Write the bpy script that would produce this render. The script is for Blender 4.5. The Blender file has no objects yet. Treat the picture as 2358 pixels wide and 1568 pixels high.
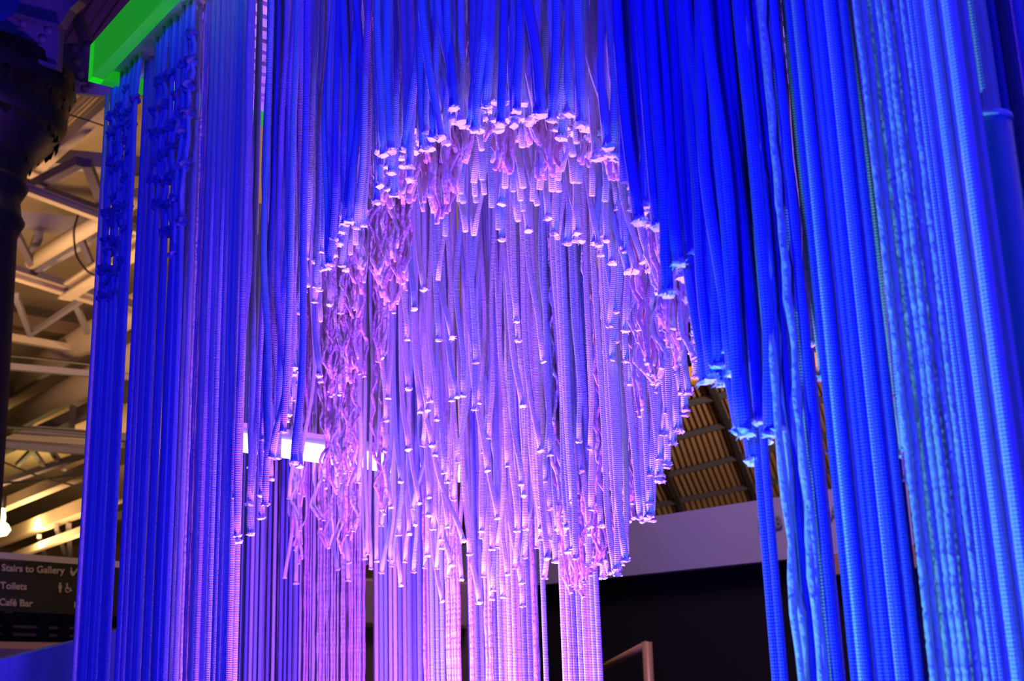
import bpy, math, random
import numpy as np
from mathutils import Vector, Matrix, Quaternion
random.seed(7)
rng = np.random.default_rng(7)
sc = bpy.context.scene
COL = sc.collection

# ---------------------------------------------------------------- camera
W, Hh, F = 2358.0, 1568.0, 2800.0
PITCH, ROLL = math.radians(14.66), math.radians(1.84)
CAM = np.array([0.0, 0.0, 1.6])
f_ = np.array([0, math.cos(PITCH), math.sin(PITCH)])
u0 = np.array([0, -math.sin(PITCH), math.cos(PITCH)])
r0 = np.array([1.0, 0, 0])
r_ = math.cos(ROLL) * r0 - math.sin(ROLL) * u0
u_ = math.cos(ROLL) * u0 + math.sin(ROLL) * r0
cam_d = bpy.data.cameras.new('camera')
cam = bpy.data.objects.new('camera', cam_d)
COL.objects.link(cam)
cam.matrix_world = Matrix([[r_[0], u_[0], -f_[0], CAM[0]], [r_[1], u_[1], -f_[1], CAM[1]],
                           [r_[2], u_[2], -f_[2], CAM[2]], [0, 0, 0, 1]])
cam_d.sensor_width = 23.6
cam_d.lens = F / W * 23.6
cam_d.clip_start = 0.02
cam_d.clip_end = 300
cam_d.dof.use_dof = True
cam_d.dof.focus_distance = 2.1
cam_d.dof.aperture_fstop = 6.3
sc.camera = cam

# ---------------------------------------------------------------- world, lights, exposure
world = bpy.data.worlds.new('world')
sc.world = world
world.use_nodes = True
world.node_tree.nodes['Background'].inputs[0].default_value = (0.30, 0.22, 0.24, 1)
world.node_tree.nodes['Background'].inputs[1].default_value = 0.035
sc.view_settings.view_transform = 'Standard'
sc.view_settings.look = 'None'
sc.view_settings.gamma = 1
sc.view_settings.exposure = 0.0
sc.view_settings.use_curve_mapping = False
sc.cycles.max_bounces = 5
sc.cycles.diffuse_bounces = 2
sc.cycles.glossy_bounces = 2


def aim(o, loc, target):
    o.location = loc
    d = Vector(target) - Vector(loc)
    o.rotation_euler = d.to_track_quat('-Z', 'Y').to_euler()


def spot(name, loc, target, color, power, angle, blend=0.6, size=0.05):
    l = bpy.data.lights.new(name, 'SPOT')
    l.color = color; l.energy = power; l.spot_size = math.radians(angle); l.spot_blend = blend
    l.shadow_soft_size = size
    o = bpy.data.objects.new(name, l); COL.objects.link(o); aim(o, loc, target)
    return o


def area(name, loc, target, color, power, sx, sy):
    l = bpy.data.lights.new(name, 'AREA')
    l.shape = 'RECTANGLE'; l.size = sx; l.size_y = sy; l.color = color; l.energy = power
    o = bpy.data.objects.new(name, l); COL.objects.link(o); aim(o, loc, target)
    return o


# deep blue stage flood behind the visitor, washing the outside of the cord curtain
spot('blue_flood', (-1.2, -1.5, 2.2), (0.1, 2.2, 2.2), (0.012, 0.008, 1.0), 420, 95, 0.4, 0.25)
spot('blue_flood', (1.0, -1.8, 2.6), (1.0, 1.6, 2.2), (0.012, 0.010, 1.0), 200, 80, 0.5, 0.25)
# cyan lamps: one far to the left raking the near cords, one low in front of the arch mouth
spot('cyan_side_lamp', (-0.75, 1.15, 0.6), (0.58, 1.00, 1.75), (0.15, 0.62, 1.0), 125, 44, 0.9, 0.03)
spot('cyan_uplight', (0.12, 1.25, 0.5), (0.12, 1.6, 2.6), (0.08, 0.80, 1.0), 24, 60, 0.8, 0.04)
# violet lamps standing on the floor inside the hollow
spot('violet_uplight', (-0.10, 1.85, 0.45), (0.0, 2.6, 2.0), (0.15, 0.030, 1.0), 600, 125, 0.8, 0.06)
spot('violet_uplight', (0.75, 1.75, 0.45), (0.35, 2.3, 2.2), (0.18, 0.045, 1.0), 260, 110, 0.8, 0.06)
spot('pink_uplight', (-0.22, 2.12, 0.6), (0.1, 2.8, 1.9), (1.0, 0.30, 0.95), 60, 130, 0.8, 0.05)
spot('side_rake_lamp', (-0.58, 2.72, 0.75), (0.15, 2.45, 1.75), (0.95, 0.46, 1.0), 185, 90, 0.9, 0.03)
# added unseen fill lights for the hall roof, fascia, capital and sign
area('hall_fill', (-5.5, 12.0, 3.0), (-5.5, 17.0, 7.5), (1.0, 0.56, 0.28), 270, 3, 1)
area('hall_fill', (7.5, 13.0, 3.2), (6.5, 26.0, 8.0), (1.0, 0.62, 0.40), 1200, 3, 1)
area('fascia_fill', (0.5, 4.2, 5.6), (3.2, 7.5, 2.2), (0.78, 0.48, 0.95), 110, 1.5, 1.5)  # unseen fill added to brighten the lilac fascia
spot('capital_fill', (-1.2, 8.5, 3.2), (-2.3, 5.2, 4.2), (1.0, 0.50, 0.22), 90, 26, 0.6, 0.1)  # added warm fill for the leaves of the capital
area('hall_fill', (-11, 30.0, 3.0), (-10, 36.0, 8), (1.0, 0.58, 0.27), 560, 6, 2)
spot('sign_fill', (-3.4, 3.6, 2.6), (-2.6, 6.9, 2.0), (1.0, 0.62, 0.30), 60, 36, 0.6, 0.1)  # added warm fill that brightens the sign lettering
spot('roof_violet', (-0.6, 1.0, 3.6), (-2.3, 5.6, 4.8), (0.22, 0.12, 1.0), 8, 70, 0.6, 0.1)

# ---------------------------------------------------------------- projection helpers
XV, YV = 836.0, 784 - F / math.tan(PITCH)


def ray(px, py):
    d = f_ + (px - W / 2) / F * r_ + (Hh / 2 - py) / F * u_
    return d


def P(px, py, depth):
    return CAM + ray(px, py) * depth


def Pz(px, py, z):
    d = ray(px, py)
    return CAM + d * ((z - CAM[2]) / d[2])


def vx(x, y, y2):
    """follow a plumb line from image row y to row y2"""
    return XV + (x - XV) * (y2 - YV) / (y - YV)


CORNER = P(203, 187, 3.0)
TOP = CORNER[2]
q = Pz(400, 0, TOP); q0 = Pz(225, 185, TOP)
azA = math.atan2(*(q - q0)[:2])
q1 = Pz(333, 221, TOP)
azB = math.atan2(*(q1 - CORNER)[:2])
az = (azA + azB + math.pi / 2) / 2
A = np.array([math.sin(az), math.cos(az), 0])
B = np.array([math.sin(az - math.pi / 2), math.cos(az - math.pi / 2), 0])
print('TOP', TOP, 'azA', math.degrees(azA), 'azB', math.degrees(azB), 'corner', CORNER)
C0 = CORNER + 0.03 * A + 0.05 * B


def hit(px, py, b):
    d = ray(px, py)
    t = (b + np.dot(C0 - CAM, B)) / np.dot(d, B)
    return CAM + d * t


# ---------------------------------------------------------------- materials
def mat(name, color, rough=0.8, metal=0.0, noise=0.0, nscale=20, emit=None, estr=0, bump=0.0, color2=None, coord='Object', sheen=0):
    m = bpy.data.materials.new(name); m.use_nodes = True
    nt = m.node_tree; b = nt.nodes['Principled BSDF']
    b.inputs['Base Color'].default_value = (*color, 1)
    b.inputs['Roughness'].default_value = rough
    b.inputs['Metallic'].default_value = metal
    if sheen:
        b.inputs['Sheen Weight'].default_value = sheen
    if emit:
        b.inputs['Emission Color'].default_value = (*emit, 1)
        b.inputs['Emission Strength'].default_value = estr
    if noise or bump:
        tc = nt.nodes.new('ShaderNodeTexCoord')
        n = nt.nodes.new('ShaderNodeTexNoise'); n.inputs['Scale'].default_value = nscale
        n.inputs['Detail'].default_value = 5
        nt.links.new(tc.outputs[coord], n.inputs['Vector'])
        if noise:
            r = nt.nodes.new('ShaderNodeMix'); r.data_type = 'RGBA'
            c2 = color2 or tuple(c * (1 - noise) for c in color)
            r.inputs[6].default_value = (*c2, 1); r.inputs[7].default_value = (*color, 1)
            nt.links.new(n.outputs['Fac'], r.inputs[0]); nt.links.new(r.outputs[2], b.inputs['Base Color'])
        if bump:
            bp = nt.nodes.new('ShaderNodeBump'); bp.inputs['Strength'].default_value = bump
            bp.inputs['Distance'].default_value = 0.01
            nt.links.new(n.outputs['Fac'], bp.inputs['Height']); nt.links.new(bp.outputs[0], b.inputs['Normal'])
    return m


def braid_mat(name, color, dark):
    """diamond braid laid out on the cord's own UVs (u once round, v metres along)"""
    m = bpy.data.materials.new(name); m.use_nodes = True
    nt = m.node_tree; b = nt.nodes['Principled BSDF']
    b.inputs['Roughness'].default_value = 0.75
    b.inputs['Sheen Weight'].default_value = 0.15
    uv = nt.nodes.new('ShaderNodeUVMap')
    sep = nt.nodes.new('ShaderNodeSeparateXYZ'); nt.links.new(uv.outputs[0], sep.inputs[0])

    def mth(op, a, bb=None):
        n = nt.nodes.new('ShaderNodeMath'); n.operation = op
        for i, v in enumerate((a, bb)):
            if v is None: continue
            if isinstance(v, (int, float)): n.inputs[i].default_value = v
            else: nt.links.new(v, n.inputs[i])
        return n.outputs[0]
    uu = mth('MULTIPLY', sep.outputs[0], 2 * math.pi * 5)
    vv = mth('MULTIPLY', sep.outputs[1], 2 * math.pi / 0.0064)
    s1 = mth('SINE', mth('ADD', uu, vv)); s2 = mth('SINE', mth('SUBTRACT', uu, vv))
    h = mth('MULTIPLY', s1, s2)
    h01 = mth('ADD', mth('MULTIPLY', h, 0.5), 0.5)
    r = nt.nodes.new('ShaderNodeMix'); r.data_type = 'RGBA'
    r.inputs[6].default_value = (*dark, 1); r.inputs[7].default_value = (*color, 1)
    nt.links.new(h01, r.inputs[0]); nt.links.new(r.outputs[2], b.inputs['Base Color'])
    bp = nt.nodes.new('ShaderNodeBump'); bp.inputs['Strength'].default_value = 0.7
    bp.inputs['Distance'].default_value = 0.0015
    nt.links.new(h01, bp.inputs['Height']); nt.links.new(bp.outputs[0], b.inputs['Normal'])
    return m


M = {}
M['cord'] = braid_mat('braided_cord_white', (0.86, 0.86, 0.88), (0.55, 0.55, 0.62))
M['cord2'] = braid_mat('braided_cord_pale_blue', (0.50, 0.66, 0.90), (0.30, 0.42, 0.70))
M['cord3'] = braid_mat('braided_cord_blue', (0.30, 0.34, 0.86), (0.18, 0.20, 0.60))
M['cord4'] = braid_mat('braided_cord_shaded_blue', (0.14, 0.13, 0.85), (0.08, 0.07, 0.6))  # royal blue stands in for white cords the cyan lamp misses
M['yarn'] = mat('wool_off_white', (0.88, 0.80, 0.84), 0.95, noise=0.35, nscale=90, bump=0.8, sheen=0.5)
M['yarn2'] = mat('wool_pink', (0.88, 0.50, 0.66), 0.95, noise=0.35, nscale=90, bump=0.8, sheen=0.5)
M['yarn3'] = mat('wool_plum', (0.40, 0.14, 0.40), 0.95, noise=0.4, nscale=90, bump=0.8, sheen=0.4)
M['fray'] = mat('frayed_fibre', (0.95, 0.95, 0.95), 0.8, noise=0.15, nscale=300)
M['green'] = mat('green_paint_added_glow', (0.06, 0.75, 0.02), 0.45, emit=(0.01, 0.33, 0.015), estr=0.75, noise=0.08, nscale=6)  # green paint with an added glow so the beams read as lit
M['teal'] = mat('green_post_paint_glow', (0.02, 0.30, 0.10), 0.5, noise=0.1, nscale=5, emit=(0.0, 0.08, 0.05), estr=0.5)  # faint glow added to the post paint in place of light
M['slat'] = mat('white_slat', (0.85, 0.83, 0.86), 0.5, noise=0.06, nscale=8)
M['board'] = mat('dark_board', (0.05, 0.05, 0.08), 0.8, noise=0.2, nscale=5)
M['iron'] = mat('black_cast_iron', (0.008, 0.007, 0.009), 0.5, noise=0.5, nscale=12, bump=0.3)
M['capital_leaf'] = mat('dark_brown_leaf', (0.05, 0.035, 0.022), 0.38, metal=0.5, noise=0.6, nscale=25, bump=0.4)  # dark brown, half metallic, mottled by noise
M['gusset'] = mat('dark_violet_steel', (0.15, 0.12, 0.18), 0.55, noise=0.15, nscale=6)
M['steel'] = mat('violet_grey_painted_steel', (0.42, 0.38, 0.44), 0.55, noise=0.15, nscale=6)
M['cream'] = mat('cream_painted_steel', (0.74, 0.62, 0.44), 0.6, noise=0.12, nscale=3)
M['ceil'] = mat('cream_ceiling', (0.60, 0.48, 0.29), 0.85, noise=0.25, nscale=0.6, bump=0.1)
M['ceil_dark'] = mat('brown_boarding', (0.30, 0.20, 0.11), 0.85, noise=0.3, nscale=0.8)
M['cable'] = mat('black_cable', (0.012, 0.011, 0.012), 0.5)
M['sign'] = mat('charcoal_sign', (0.045, 0.038, 0.032), 0.5, noise=0.1, nscale=4)
M['sign_text'] = mat('cream_sign_lettering', (0.72, 0.58, 0.36), 0.6)
M['letter'] = mat('sage_lettering', (0.30, 0.34, 0.26), 0.6)
M['fascia'] = mat('lilac_white_fascia', (0.62, 0.58, 0.62), 0.8, noise=0.06, nscale=2)
M['black'] = mat('black_wall', (0.012, 0.009, 0.011), 0.8, noise=0.3, nscale=0.7)
M['gold'] = mat('gold_frame', (0.80, 0.46, 0.20), 0.4, metal=0.2, noise=0.1, nscale=8)
M['bluepanel'] = mat('blue_panel', (0.16, 0.28, 0.62), 0.6, noise=0.1, nscale=3)
M['peach'] = mat('peach_panel', (0.72, 0.48, 0.36), 0.8, noise=0.1, nscale=3)
M['floor'] = mat('dark_floor', (0.06, 0.05, 0.05), 0.6, noise=0.3, nscale=2)
M['lamp'] = mat('lit_lamp', (1, 0.9, 0.6), 0.5, emit=(1.0, 0.78, 0.35), estr=6)
M['ledbar'] = mat('lit_light_bar', (1, 1, 1), 0.5, emit=(0.75, 0.55, 1.0), estr=2.2)
M['tube'] = mat('blue_green_tube', (0.10, 0.34, 0.60), 0.25, noise=0.1, nscale=4)
M['white_post'] = mat('white_post', (0.85, 0.80, 0.86), 0.6, noise=0.05, nscale=5)
M['roof_sheet'] = mat('brown_corrugated_sheet', (0.50, 0.33, 0.21), 0.8, noise=0.3, nscale=1.2)
M['amber'] = mat('amber_panel', (0.70, 0.36, 0.03), 0.8, noise=0.2, nscale=2)


# ---------------------------------------------------------------- mesh helpers
def mk(name, verts, faces, m, parent=None, uvs=None, smooth=True, link=True):
    me = bpy.data.meshes.new(name)
    me.from_pydata([tuple(v) for v in verts], [], faces)
    if uvs is not None:
        l = me.uv_layers.new(name='UVMap')
        l.data.foreach_set('uv', np.asarray(uvs, dtype=np.float32).ravel())
    if smooth:
        me.polygons.foreach_set('use_smooth', [True] * len(me.polygons))
    me.materials.append(m)
    o = bpy.data.objects.new(name, me)
    if link:
        COL.objects.link(o)
    if parent:
        o.parent = parent
    return o


def empty(name, loc, label, cat, group=None):
    o = bpy.data.objects.new(name, None); COL.objects.link(o)
    o.location = Vector(loc); o.empty_display_size = 0.05
    tag(o, label, cat, group)
    return o


def tag(o, label=None, cat=None, group=None, kind=None):
    if label: o['label'] = label
    if cat: o['category'] = cat
    if group: o['group'] = group
    if kind: o['kind'] = kind
    return o


def tube(pts, rad, sides=8, cap=True, lobes=0, twist=0.0):
    """pts (n,3) from top to bottom; returns verts, faces, per-loop uvs. lobes>0 gives a plied strand."""
    pts = np.asarray(pts, float); n = len(pts)
    rad = np.broadcast_to(np.asarray(rad, float), (n,))
    t = np.gradient(pts, axis=0); t /= np.linalg.norm(t, axis=1)[:, None] + 1e-9
    ref = np.array([1.0, 0, 0]) if abs(t[0][0]) < 0.8 else np.array([0, 1.0, 0])
    e1 = ref - t * (t @ ref)[:, None]; e1 /= np.linalg.norm(e1, axis=1)[:, None] + 1e-9
    e2 = np.cross(t, e1)
    L = np.concatenate([[0], np.cumsum(np.linalg.norm(np.diff(pts, axis=0), axis=1))])
    ang = np.arange(sides) / sides * 2 * math.pi
    rr = rad[:, None] * np.ones(sides)[None]
    if lobes:
        rr = rr * (0.80 + 0.28 * np.abs(np.cos((ang[None] * lobes + twist * L[:, None] * lobes) / 2)))
    V = pts[:, None] + rr[..., None] * (np.cos(ang)[None, :, None] * e1[:, None] + np.sin(ang)[None, :, None] * e2[:, None])
    V = V.reshape(-1, 3)
    faces = []; uvs = []
    for i in range(n - 1):
        for j in range(sides):
            k = (j + 1) % sides
            faces.append((i * sides + j, i * sides + k, (i + 1) * sides + k, (i + 1) * sides + j))
            a0, a1 = j / sides, (j + 1) / sides
            uvs += [(a0, L[i]), (a1, L[i]), (a1, L[i + 1]), (a0, L[i + 1])]
    if cap:
        faces.append(tuple(range(sides))[::-1]); uvs += [(0, 0)] * sides
        faces.append(tuple((n - 1) * sides + j for j in range(sides))); uvs += [(0, 0)] * sides
    return V, faces, uvs


def tube_obj(name, pts, rad, m, parent=None, sides=8, origin=None, **k):
    V, f, uv = tube(pts, rad, sides, **k)
    if origin is not None:
        V = V - np.asarray(origin)
    o = mk(name, V, f, m, parent, uv)
    if origin is not None and parent is None:
        o.location = Vector(origin)
    return o


def prism(name, poly, vec, m, parent=None, smooth=False):
    """polygon (list of 3-D points) given thickness along vec"""
    poly = [np.asarray(p, float) for p in poly]; n = len(poly)
    V = poly + [p + vec for p in poly]
    f = [tuple(range(n))[::-1], tuple(range(n, 2 * n))]
    for i in range(n):
        k = (i + 1) % n
        f.append((i, k, k + n, i + n))
    return mk(name, V, f, m, parent, smooth=smooth)


def bar(name, p0, p1, w, h, m, parent=None, up=(0, 0, 1)):
    """rectangular bar from p0 to p1, w across, h along up"""
    p0 = np.asarray(p0, float); p1 = np.asarray(p1, float); up = np.asarray(up, float)
    t = (p1 - p0) / np.linalg.norm(p1 - p0)
    s = np.cross(t, up); s /= np.linalg.norm(s) + 1e-9
    uu = np.cross(s, t)
    V = []
    for p in (p0, p1):
        for a, b in ((-1, -1), (1, -1), (1, 1), (-1, 1)):
            V.append(p + s * a * w / 2 + uu * b * h / 2)
    f = [(0, 3, 2, 1), (4, 5, 6, 7), (0, 1, 5, 4), (1, 2, 6, 5), (2, 3, 7, 6), (3, 0, 4, 7)]
    return mk(name, V, f, m, parent, smooth=False)


def ibeam(name, p0, p1, w, h, m, parent=None, up=(0, 0, 1)):
    p0 = np.asarray(p0, float); p1 = np.asarray(p1, float); up = np.asarray(up, float)
    t = (p1 - p0) / np.linalg.norm(p1 - p0)
    s = np.cross(t, up); s /= np.linalg.norm(s) + 1e-9
    uu = np.cross(s, t)
    k = 0.16
    prof = [(-1, -1), (1, -1), (1, -1 + 2 * k), (k, -1 + 2 * k), (k, 1 - 2 * k), (1, 1 - 2 * k), (1, 1), (-1, 1), (-1, 1 - 2 * k), (-k, 1 - 2 * k), (-k, -1 + 2 * k), (-1, -1 + 2 * k)]
    V = [p + s * a * w / 2 + uu * b * h / 2 for p in (p0, p1) for a, b in prof]
    n = len(prof)
    f = [tuple(range(n))[::-1], tuple(range(n, 2 * n))] + [(i, (i + 1) % n, (i + 1) % n + n, i + n) for i in range(n)]
    return mk(name, V, f, m, parent, smooth=False)


def lathe(name, prof, center, m, parent=None, n=32):
    V = []; f = []
    for r, z in prof:
        for j in range(n):
            a = 2 * math.pi * j / n
            V.append((center[0] + r * math.cos(a), center[1] + r * math.sin(a), z))
    for i in range(len(prof) - 1):
        for j in range(n):
            k = (j + 1) % n
            f.append((i * n + j, i * n + k, (i + 1) * n + k, (i + 1) * n + j))
    return mk(name, V, f, m, parent)


# ================================================================ THE SETTING
def plane(name, pts, m, th=0.05, kind='structure'):
    o = prism(name, pts, np.array([0, 0, th]), m)
    tag(o, kind=kind); return o


def box(name, x0, x1, y0, y1, z0, z1, m, parent=None):
    V = [(x, y, z) for z in (z0, z1) for x, y in ((x0, y0), (x1, y0), (x1, y1), (x0, y1))]
    f = [(0, 3, 2, 1), (4, 5, 6, 7), (0, 1, 5, 4), (1, 2, 6, 5), (2, 3, 7, 6), (3, 0, 4, 7)]
    return mk(name, V, f, m, parent, smooth=False)


tag(box('floor', -30, 30, -6, 60, -0.1, 0.0, M['floor']), kind='structure')
tag(box('ceiling', -30, 3.2, 6.5, 60, 7.6, 7.7, M['ceil']), kind='structure')
tag(box('wall_back', -30, 30, 60, 60.2, 0, 14, M['ceil_dark']), kind='structure')

# ================================================================ CANOPY FRAME
LA, LB = 5.2, 1.75
frame = empty('canopy_frame', (CORNER[0], CORNER[1], 0), 'tall box frame with bright green top beams that carries all the hanging cords', 'frame')
fo = np.array([CORNER[0], CORNER[1], 0])


def Q(a, b, z):
    return C0 + a * A + b * B + np.array([0, 0, z - C0[2]]) - fo


BH = 0.098
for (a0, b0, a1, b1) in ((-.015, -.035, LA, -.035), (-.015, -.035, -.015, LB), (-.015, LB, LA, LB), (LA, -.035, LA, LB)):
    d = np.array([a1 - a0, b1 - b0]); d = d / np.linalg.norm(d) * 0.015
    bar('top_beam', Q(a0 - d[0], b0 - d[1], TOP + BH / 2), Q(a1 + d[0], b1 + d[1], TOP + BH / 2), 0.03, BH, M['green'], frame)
prism('top_board', [Q(0, -.02, TOP + .075), Q(LA, -.02, TOP + .075), Q(LA, LB, TOP + .075), Q(0, LB, TOP + .075)], np.array([0, 0, 0.02]), M['board'], frame)
for nm, q_ in (('soffit', ((-.01, -.02), (LA, -.02), (LA, .05), (-.01, .05))), ('soffit', ((-.01, .05), (.05, .05), (.05, LB), (-.01, LB)))):
    prism(nm, [Q(a_, b_, TOP + .03) for a_, b_ in q_], np.array([0, 0, .012]), M['slat'], frame)
slat0 = None
a = 0.04
while a < LA - 0.03:
    if slat0 is None:
        s = bar('slat', Q(0, -.015, TOP + .05) - Q(0, 0, 0) * 0, Q(0, LB - .02, TOP + .05), 0.034, 0.016, M['slat'], frame)
        slat0 = s
        s.location = Vector(a * A)
    else:
        s = slat0.copy(); COL.objects.link(s); s.location = Vector(a * A)
    a += 0.052
pp = hit(vx(527, 20, 300), 300, 0.42)
pk = pp - fo
tube_obj('post', [(pk[0], pk[1], TOP), (pk[0], pk[1], 0.0)], 0.011, M['teal'], frame, 4)
for (a, b) in ((LA, LB),):
    v = Q(a, b, TOP); w = Q(a, b, 0)
    tube_obj('post', [v, w], 0.02, M['teal'], frame, 4)

# ================================================================ CORDS
def noise1(n, k):
    """smooth random curve of n samples with k control points, in -1..1"""
    c = rng.uniform(-1, 1, k + 3)
    x = np.linspace(0, k, n); i = np.minimum(x.astype(int), k - 1); t = x - i
    t = t * t * (3 - 2 * t)
    return c[i] * (1 - t) + c[i + 1] * t


# --- frayed ends, a few shared shapes
def fray_mesh(seed, wool=False):
    r = random.Random(seed); V = []; f = []
    n = 8
    for i, (rad, z) in enumerate(((1.02, 0.5), (1.10, 0.0), (1.38, -0.4), (1.22, -0.75), (0.5, -0.85))):
        for j in range(n):
            a = 2 * math.pi * j / n
            q = rad * (1 + (r.uniform(-.28, .34) if i in (2, 3) else 0))
            V.append((q * math.cos(a), q * math.sin(a), z + (r.uniform(-.35, .25) if i in (2, 3) else 0)))
    for i in range(4):
        for j in range(n):
            k = (j + 1) % n; f.append((i * n + j, i * n + k, (i + 1) * n + k, (i + 1) * n + j))
    f.append(tuple(4 * n + j for j in range(n)))
    for j in range(7):
        a = r.uniform(0, 6.28); b0 = len(V); q = 1.2; e = r.uniform(1.5, 2.1); z = r.uniform(-.9, -.3); dz = r.uniform(-.7, .5)
        ca, sa = math.cos(a), math.sin(a)
        V += [(q * ca - .18 * sa, q * sa + .18 * ca, z), (q * ca + .18 * sa, q * sa - .18 * ca, z), (q * ca, q * sa, z + .3), (e * ca, e * sa, z + dz)]
        f += [(b0, b0 + 1, b0 + 3), (b0 + 1, b0 + 2, b0 + 3), (b0 + 2, b0, b0 + 3)]
    me = bpy.data.meshes.new('frayed_end'); me.from_pydata(V, [], f); me.materials.append(M['fray'])
    return me


FR = [fray_mesh(s) for s in range(6)]


def add_end(parent, loc, t, rad, origin):
    e = bpy.data.objects.new('frayed_end', random.choice(FR)); COL.objects.link(e); e.parent = parent
    e.location = Vector(loc - origin)
    q = Vector((0, 0, -1)).rotation_difference(Vector(t))
    e.rotation_mode = 'QUATERNION'; e.rotation_quaternion = q @ Quaternion((0, 0, 1), random.uniform(0, 6.28))
    e.scale = (rad, rad, rad * random.uniform(0.9, 1.3))


ZT = TOP + 0.045
SPEC = []     # every strand: dict(kind, top, tip, ...)


LIGHT_GAPS = ((587, 7), (611, 8), (721, 9), (851, 11))


def strand(kind, m, px, py, b, rad, label, group, sway=0.0, wig=0.0, full=False, lean=0.0, cat='cord', wave_k=5, zbot=0.04):
    if b < .6 and any(abs(vx(px, py, 150) - g) < w for g, w in LIGHT_GAPS):
        return
    p = hit(px, py, b)
    SPEC.append(dict(kind=kind, m=m, p=p, rad=rad, label=label, group=group, sway=sway, wig=wig, full=full, lean=lean, cat=cat, k=wave_k, zbot=zbot, b=b, px=px, py=py,
                     size=rad / max(0.3, np.dot(p - CAM, f_)) * (1600 if full else py)))


def build_pts(s):
    p = s['p']; zb = s['zbot'] if s['full'] else p[2]
    length = ZT - zb
    if s['full'] and s['wig'] == 0 and s['sway'] == 0:
        n = 5
    else:
        n = int(max(14, min(90, length / (0.016 if s['kind'] == 'wool' else 0.035))))
    z = np.linspace(ZT, zb, n)
    h = (z - zb)
    offA = np.zeros(n); offB = np.zeros(n)
    if s['sway']:
        env = np.exp(-h / 0.55) * 1.0 + 0.25
        env *= np.minimum(1, (ZT - z) / 0.4)
        kk = max(2, int(length / 0.22))
        offA += s['sway'] * env * noise1(n, kk) * 0.9
        offB += s['sway'] * env * noise1(n, kk) * 0.6
        tipx = random.uniform(-1, 1) * s['sway'] * 1.5
        offA += tipx * (1 - np.exp(-h / 0.16))
        hook = random.uniform(-1, 1) * s['sway'] * (1.5 if s['kind'] == 'short' else 1.0)
        offA += hook * np.exp(-(h / 0.07) ** 2)
    if s['wig']:
        kk = max(3, int(length / 0.035))
        g = 0.45 + 0.55 * np.exp(-h / 0.5)
        offA += s['wig'] * noise1(n, kk) * g
        offB += s['wig'] * noise1(n, kk) * g
    if not s['full']:
        offA -= offA[-1]; offB -= offB[-1]
    else:
        i = int(np.argmin(np.abs(z - p[2]))) ; offA -= offA[i]; offB -= offB[i]
    if s['lean']:
        offA += s['lean'] * (z - p[2])
    pts = np.stack([p[0] + offA * A[0] + offB * B[0], p[1] + offA * A[1] + offB * B[1], z], 1)
    return pts


def jit(v): return random.uniform(-v, v)


# ---- arch outline at the front face, image columns -> row of the fringe
AX = [540, 560, 620, 665, 700, 740, 790, 850, 920, 980, 1050, 1150, 1280, 1400, 1450, 1500, 1560, 1600, 1660, 1700, 1760]
AY = [1230, 1140, 1020, 900, 640, 590, 520, 400, 350, 310, 275, 262, 262, 330, 400, 520, 640, 800, 870, 960, 1050]


def yarch(x): return float(np.interp(x, AX, AY))


def inner_b(x, y):
    s = (y - yarch(x)) / max(200.0, 1400 - yarch(x))
    s = min(1, max(0, s))
    b = 0.06 + 0.62 * s ** 0.75
    if x > 1420: b = max(b, 0.28)
    return b


def dec(lst, x0, y0, s=2.613):
    return [(x0 + x / s, y0 + y / s) for x, y in lst]


inner = dec([(535,400),(613,432),(587,505),(677,520),(565,617),(623,628),(740,572),(718,163),(803,225),(850,186),(870,260),(748,285),(773,310),(752,78),(835,165),(488,997),(425,1115),(455,1092),(543,1112),(613,948),(622,983),(397,1280),(343,1345),(320,1375),(363,1440),(462,1468),(497,1492),(1243,430),(1185,547),(1145,730),(1333,735),(1413,720),(1495,85),(1543,108),(1323,38),(1352,2),(1412,1100),(1443,1078),(1482,1068),(1322,1213),(1292,1370),(1313,1428),(1152,1392),(1240,1372),(1447,1467),(1365,1530),(1557,870),(1548,1150),(1030,1085)], 500, 500)
inner += dec([(1105,367),(1045,517),(1180,527),(1215,495),(1425,470),(1275,457),(1385,637),(1350,710),(1350,760),(1265,807),(1480,720),(1520,800),(1408,865),(1390,930),(1470,953),(1353,1085),(1250,880),(1320,885),(1132,843),(1183,905),(1105,985),(1095,680),(1190,618),(1155,680),(990,908),(960,843),(1040,838),(1050,870),(925,885),(890,828),(905,800),(850,597),(990,627),(790,955),(725,890),(793,853),(850,365),(325,350),(435,465),(475,975),(407,940)], 500, 968)
inner += dec([(330,100),(640,175),(700,205),(870,120),(940,165),(885,300),(660,360),(815,300),(830,445),(960,497),(320,298),(440,268),(380,583),(525,378),(540,445),(545,645),(500,655),(620,760),(640,708),(700,705),(730,830),(665,940),(825,750),(885,728),(780,568),(438,920),(487,880),(525,972),(355,1017),(415,1055),(345,1068),(270,1088),(300,930),(285,700),(285,660),(350,770),(380,757),(545,815),(530,1110),(1020,835),(1015,937),(1050,915)], 1000, 968)
right_in = dec([(1240,572),(1280,580),(1300,565),(1300,490),(1350,353),(1360,322),(1310,320),(1360,222),(1405,250),(1435,130),(1460,50),(1410,75),(1380,78),(1150,835),(1105,880),(1105,915)], 1000, 968)
inner += dec([(25,270),(95,180),(113,205),(120,320),(163,320),(208,265),(242,220),(267,205),(318,200),(250,315),(300,450),(355,505),(352,570),(10,648),(108,675),(193,665),(200,750),(22,850),(108,860),(137,997),(43,1103),(452,358),(532,355),(740,540),(705,515),(610,792)], 1400, 500)
right_in += dec([(530,955),(440,1050),(483,1055),(465,1155),(415,1270),(358,1170),(370,1298)], 1400, 500)
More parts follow.
